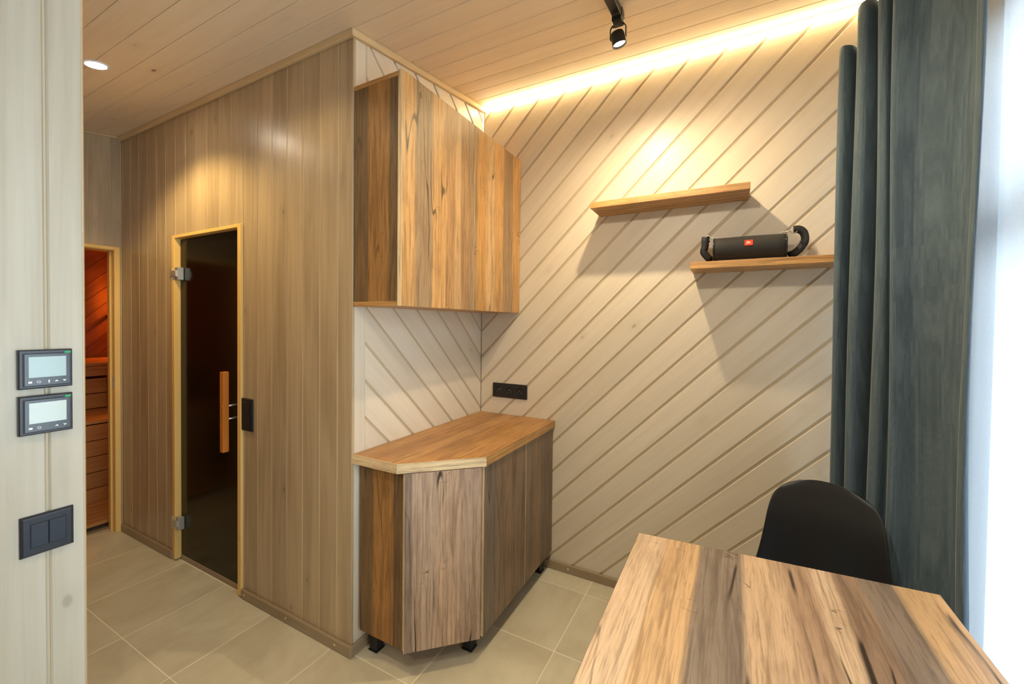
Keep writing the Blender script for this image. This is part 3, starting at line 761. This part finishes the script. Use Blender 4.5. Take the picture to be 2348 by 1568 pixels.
def clip_hook(px, py, pz, s):
    """snap hook from the speaker's top end outwards (s = -1 left, 1 right)"""
    m = MB()
    m.tube([(px, py, pz), (px + s * 0.012, py, pz + 0.002), (px + s * 0.024, py, pz + 0.003)], [0.0026, 0.0034, 0.0028], 8)
    ring = [(px + s * 0.034 + 0.011 * math.cos(a), py, pz + 0.004 + 0.011 * math.sin(a)) for a in [2 * PI * i / 16 for i in range(17)]]
    m.tube(ring, 0.0016, 6)
    ring2 = [(px - s * 0.006 + 0.007 * math.cos(a), py, pz - 0.003 + 0.006 * math.sin(a)) for a in [2 * PI * i / 12 for i in range(13)]]
    m.tube(ring2, 0.0016, 6)
    return m
zt = SPZ + SPR
clip_hook(SPX0 + 0.008, SPY - 0.012, zt - 0.001, -1).build('clip', M['metal'], sp)
clip_hook(SPX1 - 0.006, SPY - 0.012, zt + 0.003, 1).build('clip', M['metal'], sp)
# straps: webbing faces the room, hangs from the rings and ends on the shelf
def strap(pts, wds):
    return MB().ribbon(catmull(pts, 8), catmull(wds, 8), 0.031, 0.0024).build('strap', M['strap'], sp, grain='x')
a, b, c = SPX0, SPY, zt
strap([(a - 0.034, b + 0.014, c - 0.012), (a - 0.035, b + 0.008, c + 0.006), (a - 0.036, b - 0.008, c + 0.010), (a - 0.037, b - 0.017, c - 0.006), (a - 0.037, b - 0.018, c - 0.034), (a - 0.042, b - 0.018, c - 0.058), (a - 0.030, b - 0.016, c - 0.078), (a - 0.017, b - 0.010, c - 0.092), (a - 0.006, b + 0.012, c - 0.094)],
      [(1, 0.15, 0)] * 5 + [(0.95, 0.1, 0.15), (0.85, 0.1, 0.45), (0.85, 0.2, 0.4), (0.6, 0.6, 0.2)])
a = SPX1
st2 = strap([(a + 0.026, b - 0.012, c + 0.010), (a + 0.044, b - 0.014, c + 0.010), (a + 0.060, b - 0.016, c - 0.004), (a + 0.066, b - 0.018, c - 0.028), (a + 0.062, b - 0.018, c - 0.050), (a + 0.048, b - 0.016, c - 0.072), (a + 0.030, b - 0.010, c - 0.088), (a + 0.012, b + 0.010, c - 0.093)],
      [(0.35, -0.2, 0.9), (0.5, -0.3, 0.8), (0.7, -0.5, 0.5), (0.8, -0.6, 0.0), (0.85, -0.4, -0.3), (0.75, -0.3, -0.55), (0.6, -0.2, -0.7), (0.3, 0.3, -0.6)])
MB().box(-0.014, 0.014, -0.018, 0.018, -0.003, 0.003, Matrix.Translation((SPX1 + 0.058, SPY - 0.018, zt - 0.052)) @ Matrix.Rotation(1.2, 4, 'Y') @ Matrix.Rotation(0.3, 4, 'Z')).build('buckle', M['black_gloss'], st2, bevel=0.001)

# ------------------------------------------------------------------ wall fittings
so = thing('triple_socket', 'black triple wall socket above the worktop', 'socket', (0.209, D, 1.0))
MB().box(0.092, 0.328, D - 0.010, D, 0.956, 1.043).build('plate', M['black'], so, bevel=0.003)
for x in (0.139, 0.210, 0.281):
    c = MB().lathe([(0.0225, 0.0), (0.0225, 0.0016), (0.0205, 0.0018), (0.0195, 0.0008), (0.019, 0.0003), (0.002, 0.0002)], (x, D - 0.010, 0.999), (0, -1, 0), 28).build('outlet', M['black_gloss'], so)
    MB().tube([(x, D - 0.010, 1.007), (x, D - 0.019, 1.007)], [0.0022, 0.0016], 8).build('earth_pin', M['metal'], c)
sw = thing('door_switch', 'black upright double wall switch beside the glass door', 'switch', (-0.741, 0, 0.937))
MB().box(-0.786, -0.696, -0.009, 0.0, 0.856, 1.019).build('plate', M['black'], sw, bevel=0.003)
for zc in (0.9, 0.975):
    for x0 in (-0.768, -0.7405): MB().box(x0, x0 + 0.0265, -0.0125, -0.009, zc - 0.028, zc + 0.028).build('rocker', M['black'], sw, bevel=0.001)
sw2 = thing('double_switch', 'anthracite double rocker switch on the near left wall below the thermostats', 'switch', (XP, -0.8865, 0.951))
def prismx(y0, y1, z0, z1, d0, d1, ins): return MB().prism([(y0, z0), (y1, z0), (y1, z1), (y0, z1)], (XP, 0, 0), (0, 1, 0), (0, 0, 1), (1, 0, 0), d0, d1, ins)
prismx(-0.9265, -0.8475, 0.909, 0.994, 0.0, 0.0085, 0.004).build('plate', M['anth'], sw2, bevel=0.0008)
for y0 in (-0.9125, -0.8862): prismx(y0, y0 + 0.0256, 0.9275, 0.9775, 0.0085, 0.0115, 0.001).build('rocker', M['anth2'], sw2)

def thermostat(label, zc, scr, extra):
    y0, y1 = -0.9275, -0.8495
    t = thing('thermostat', label, 'thermostat', (XP, (y0 + y1) / 2, zc), group='thermostats on the near left wall')
    h = 0.0405
    prismx(y0, y1, zc - h, zc + h, 0.0, 0.012, 0.002).build('housing', M['anth'], t)
    prismx(y0 + 0.006, y1 - 0.003, zc - h + 0.005, zc + h - 0.007, 0.012, 0.0135, 0.0004).build('bezel_gap', M['black'], t)
    fpl = prismx(y0 + 0.0075, y1 - 0.0045, zc - h + 0.0065, zc + h - 0.0085, 0.0135, 0.0150, 0.0004).build('face_plate', M['black_gloss'], t)
    prismx(y0 + 0.0135, y1 - 0.0105, zc - 0.017, zc + h - 0.0145, 0.0150, 0.0154, 0.0001).build('screen', scr, fpl)
    zi = zc - 0.0265
    for k, (yy, kind) in enumerate(((y0 + 0.0155, 'sq'), (y0 + 0.0275, 'ring'), (y1 - 0.025, 'up'), (y1 - 0.013, 'dn')) + ((( y0 + 0.042, 'bar'),) if extra else ())):
        if kind == 'sq': q = prismx(yy - 0.0026, yy + 0.0026, zi - 0.002, zi + 0.002, 0.0150, 0.0153, 0)
        elif kind == 'bar': q = prismx(yy - 0.001, yy + 0.001, zi - 0.003, zi + 0.003, 0.0150, 0.0153, 0)
        elif kind == 'ring': q = MB().tube([(XP + 0.0151, yy + 0.0024 * math.cos(a), zi + 0.0022 * math.sin(a)) for a in [2 * PI * i / 12 for i in range(13)]], 0.0006, 5)
        else:
            s = 1 if kind == 'up' else -1
            q = MB().prism([(yy - 0.003, zi - s * 0.0014), (yy + 0.003, zi - s * 0.0014), (yy, zi + s * 0.002)], (XP, 0, 0), (0, 1, 0), (0, 0, 1), (1, 0, 0), 0.0150, 0.0153)
        q.build('touch_key', M['mark'], fpl)
    prismx(y1 - 0.0125, y1 - 0.0035, zc + h - 0.0085, zc + h - 0.0045, 0.0118, 0.0138, 0.0002).build('film_tab', M['green'], t)
    return t
thermostat('upper black touch thermostat with grey screen on the near left wall', 1.3015, M['screen'], True)
thermostat('lower black touch thermostat still under shiny film above the rocker switch', 1.2055, M['screen2'], False)

# ------------------------------------------------------------------ lamps
tr = thing('lighting_track', 'black ceiling track running above the worktop end of the room', 'track', (0.9655, -0.3, ceil_z(-0.3)))
def track_box(x0, x1, y0, y1, d0, d1): return MB().prism([(x0, y0 * cs), (x1, y0 * cs), (x1, y1 * cs), (x0, y1 * cs)], C0, (1, 0, 0), CY, -CN, d0, d1)
track_box(0.948, 0.984, -1.05, 0.492, 0.0, 0.030).build('rail', M['black'], tr, grain='y', bevel=0.0015)
track_box(0.945, 0.987, 0.455, 0.495, 0.0, 0.032).build('end_cap', M['black'], tr, bevel=0.002)
def spot_head(loc, aim, label, lensmat):
    loc = Vector(loc); d = (Vector(aim) - loc).normalized()
    t = thing('spotlight', label, 'spotlight', loc, group='spotlights on the ceiling track')
    zc = ceil_z(loc.y) - 0.032
    MB().box(loc.x - 0.019, loc.x + 0.019, loc.y - 0.035, loc.y + 0.012, zc - 0.028, zc - 0.0075).build('adapter', M['metal_dark'], t, bevel=0.003)
    side = Vector((1, 0, 0)) ; hw = 0.031; zt_ = zc - 0.026
    MB().ribbon([loc + side * -hw + Vector((0, 0, 0)), Vector((loc.x - hw, loc.y, zt_ - 0.012)), Vector((loc.x - hw + 0.008, loc.y, zt_)), Vector((loc.x + hw - 0.008, loc.y, zt_)), Vector((loc.x + hw, loc.y, zt_ - 0.012)), loc + side * hw], (0, 1, 0), 0.014, 0.003).build('yoke', M['metal_dark'], t)
    MB().lathe([(0.012, -0.026), (0.024, -0.022), (0.027, -0.012), (0.028, 0.022), (0.0285, 0.026), (0.0255, 0.026), (0.0245, 0.018)], loc, d, 24).build('lamp_head', M['metal_dark'], t)
    MB().lathe([(0.0245, 0.0175), (0.0245, 0.0185)], loc, d, 24).build('lens', lensmat, t)
    return t
spot_head((0.968, 0.478, 2.562), (1.12, 0.62, 1.80), 'lit black track spotlight with white hot lens near the diagonal wall', M['lens'])
spot_head((0.968, -0.95, 2.365), (0.6, 0.2, 0.9), 'unseen black track spotlight added at the near end of the track', M['lens2'])  # added out of view as the head of the fill spot
dlt = thing('downlight', 'glowing recessed downlight in the corridor ceiling', 'downlight', (-1.13, -0.435, ceil_z(-0.435)))
P0 = Vector((-1.13, -0.435, ceil_z(-0.435)))
MB().lathe([(0.036, 0.0), (0.045, 0.0), (0.045, 0.003), (0.040, 0.006), (0.035, 0.003)], P0, -CN, 28).build('ring', M['upvc'], dlt)
MB().lathe([(0.036, 0.001), (0.036, 0.0035)], P0, -CN, 28).build('lens', M['lens2'], dlt)
ls = thing('led_strip', 'warm glowing strip light along the top of the diagonal board wall', 'light strip', (1.0, D - 0.008, ceil_z(D) - 0.012))
MB().box(0.020, WR - 0.02, D - 0.010, D, ceil_z(D) - 0.008, ceil_z(D) - 0.003).build('profile', M['metal'], ls, grain='x')
MB().box(0.022, WR - 0.022, D - 0.011, D - 0.001, ceil_z(D) - 0.015, ceil_z(D) - 0.008).build('diffuser', M['led'], ls, grain='x')

# ------------------------------------------------------------------ table and chair
tb = thing('dining_table', 'old oak dining table with staves of brown and grey by the window', 'table', (1.5, -0.4, 0))
TPOLY = [(1.146, -1.02), (1.862, -1.02), (1.860, 0.186), (1.145, 0.134)]
MB().prism(TPOLY, (0, 0, 0), (1, 0, 0), (0, 1, 0), (0, 0, 1), 0.718, 0.75, 0.0012).build('tabletop', M['table'], tb, grain='y', uvo=(-1.145, 0))
MB().box(1.20, 1.80, 0.045, 0.07, 0.66, 0.718).box(1.20, 1.80, -0.98, -0.955, 0.66, 0.718).box(1.20, 1.225, -0.955, 0.045, 0.66, 0.718).box(1.775, 1.80, -0.955, 0.045, 0.66, 0.718).build('frame', M['metal_dark'], tb, grain='y', bevel=0.002)
for x in (1.20, 1.75):
    for y in (0.02, -0.98): MB().box(x, x + 0.05, y, y + 0.05, 0, 0.718).build('leg', M['metal_dark'], tb, bevel=0.003)

def build_chair(loc, rz):
    t = thing('dining_chair', 'black moulded shell chair at the far end of the table by the curtain', 'chair', loc, rotz=rz)
    t.scale = (1.0, 1.0, 1.03)
    # local: sitter faces -y; profile (y, z, half width, wrap, edge drop)
    prof = [(-0.215, 0.405, 0.150, 0.00, 0.000), (-0.222, 0.425, 0.165, 0.005, 0.004), (-0.205, 0.440, 0.180, 0.0, -0.004), (-0.15, 0.440, 0.195, 0.0, -0.022), (-0.05, 0.428, 0.202, 0.0, -0.045),
            (0.06, 0.425, 0.204, 0.004, -0.060), (0.135, 0.445, 0.200, 0.02, -0.060), (0.178, 0.500, 0.192, 0.038, -0.030), (0.198, 0.570, 0.182, 0.040, -0.010),
            (0.212, 0.640, 0.174, 0.034, 0.0), (0.226, 0.710, 0.166, 0.028, 0.004), (0.238, 0.765, 0.155, 0.022, 0.012), (0.246, 0.802, 0.138, 0.018, 0.022), (0.251, 0.822, 0.116, 0.013, 0.026), (0.253, 0.830, 0.086, 0.008, 0.020)]
    prof = [Vector(p) for p in [q[:3] for q in prof]], [Vector((q[3], q[4], 0)) for q in prof]
    A = catmull(prof[0], 4); B = catmull(prof[1], 4)
    ns = 24; vs = []; fs = []
    for a, b in zip(A, B):
        for i in range(ns + 1):
            s = -1 + 2 * i / ns
            sx = math.sin(s * PI / 2) * 0.35 + s * 0.65
            vs.append((sx * a.z, a.x - b.x * sx * sx, a.y - b.y * abs(sx) ** 2.5))
    for j in range(len(A) - 1):
        for i in range(ns):
            p = j * (ns + 1) + i; fs.append((p, p + 1, p + ns + 2, p + ns + 1))
    o = MB().add(vs, fs, True).build('shell', M['chair'], t, world=False)
    md = o.modifiers.new('thickness', 'SOLIDIFY'); md.thickness = 0.007; md.offset = 0
    mb = o.modifiers.new('rounding', 'BEVEL'); mb.width = 0.003; mb.segments = 2
    for sx in (-1, 1):
        for sy in (-1, 1):
            MB().tube([(sx * 0.13, sy * 0.11 - 0.02, 0.415), (sx * 0.185, sy * 0.20 - 0.01, 0.0)], [0.016, 0.011], 12).build('leg', M['frame'], t, world=False)
    MB().tube([(-0.16, -0.15, 0.28), (0.16, 0.12, 0.30)], 0.004, 8).tube([(0.16, -0.15, 0.28), (-0.16, 0.12, 0.30)], 0.004, 8).build('brace', M['metal_dark'], t, world=False)
    MB().box(-0.13, 0.13, -0.13, 0.09, 0.398, 0.416).build('under_frame', M['metal_dark'], t, world=False, bevel=0.003)
    return t
build_chair((1.634, 0.372, 0), math.radians(-15))

# ------------------------------------------------------------------ curtains
def cloth(name, path_fn, z0, z1, rows, mat, parent, th):
    """path_fn(h) -> list of (x, y) for relative height h (0 bottom, 1 top)"""
    vs = []; fs = []; n = None
    for j in range(rows + 1):
        h = j / rows; P = path_fn(h); n = len(P)
        for (x, y, dz) in P: vs.append((x, y, z0 + (z1 - z0) * h + dz))
    for j in range(rows):
        for i in range(n - 1):
            p = j * n + i; fs.append((p, p + 1, p + n + 1, p + n))
    o = MB().add(vs, fs, True).build(name, mat, parent)
    md = o.modifiers.new('thickness', 'SOLIDIFY'); md.thickness = th; md.offset = 0
    return o
# drape nodes: (image column of the fold edge, depth y) turned into plan points once, folds run from far to near
FOLD = [(1915, 0.800), (1912, 0.775), (1920, 0.755), (1938, 0.762), (1952, 0.790), (1953, 0.770), (1948, 0.725), (1950, 0.690), (1966, 0.670), (1990, 0.685), (2004, 0.715), (2005, 0.690), (1999, 0.640), (2002, 0.605), (2020, 0.590), (2036, 0.605), (2041, 0.590), (2036, 0.555), (2042, 0.535), (2066, 0.525), (2100, 0.515), (2140, 0.485), (2176, 0.455), (2206, 0.42), (2226, 0.38), (2233, 0.34), (2227, 0.315), (2212, 0.34)]
XY = [(at_px(px, y), y) for px, y in FOLD]
def drape(h):
    pts = []
    P = catmull([(x, y, 0) for x, y in XY], 6)
    n = len(P)
    for i, p in enumerate(P):
        s = i / (n - 1)
        sway = 0.010 * math.sin(3.1 * h + 5 * s) * (1 - 0.5 * h) + 0.006 * math.sin(8 * h + 11 * s)
        y = p.y + sway * 0.8 - 0.02 * (1 - h) * s
        x = p.x + 0.006 * math.sin(6.0 * h + 9 * s) * (0.3 + s)
        dz = 0.0
        if h > 0.85:   # gathered heading
            k = (h - 0.85) / 0.15
            dz = 0.006 * k * math.sin(26 * s) - 0.088 * k * max(0.0, min(1.0, (0.17 - s) / 0.03))
        # below the chair back the cloth hangs pushed back towards the corner
        kb = max(0.0, min(1.0, (0.66 - h) / 0.34)); kb = kb * kb * (3 - 2 * kb)
        y = min(y, 0.798)
        x, y = CAM.x + (x - CAM.x) * (1 + 0.062 * kb), CAM.y + (y - CAM.y) * (1 + 0.062 * kb)
        pts.append((x, y, dz))
    return pts
cu = thing('velvet_curtain', 'slate grey velvet curtain gathered in the corner by the window', 'curtain', (1.86, 0.62, 0.015))
cloth('drape', drape, 0.015, 2.545, 60, M['velvet'], cu, 0.003)
shc = thing('sheer_curtain', 'translucent white sheer curtain across the window', 'curtain', (2.05, -0.4, 0.02))
def voile(h):
    out = []
    for i in range(106):
        y = 0.70 - i * 0.01
        a = 0.018 * math.sin(y * 26) + 0.008 * math.sin(y * 61 + 1.0)
        out.append((2.062 + a * (0.6 + 0.4 * (1 - h)), y, 0.0))
    return out
cloth('voile', voile, 0.02, 2.42, 24, M['sheer'], shc, 0.0006)
rl = thing('curtain_rail', 'slim rail carrying the curtains above the window', 'rail', (2.0, -0.4, 2.5))
MB().box(2.045, 2.075, -1.75, 0.95, 2.425, 2.44).build('track', M['upvc'], rl, grain='y', bevel=0.002)
for y in (0.9, 0.0, -0.9, -1.7): MB().box(2.05, WR, y - 0.01, y + 0.01, 2.44, 2.455).build('bracket', M['upvc'], rl, bevel=0.001)
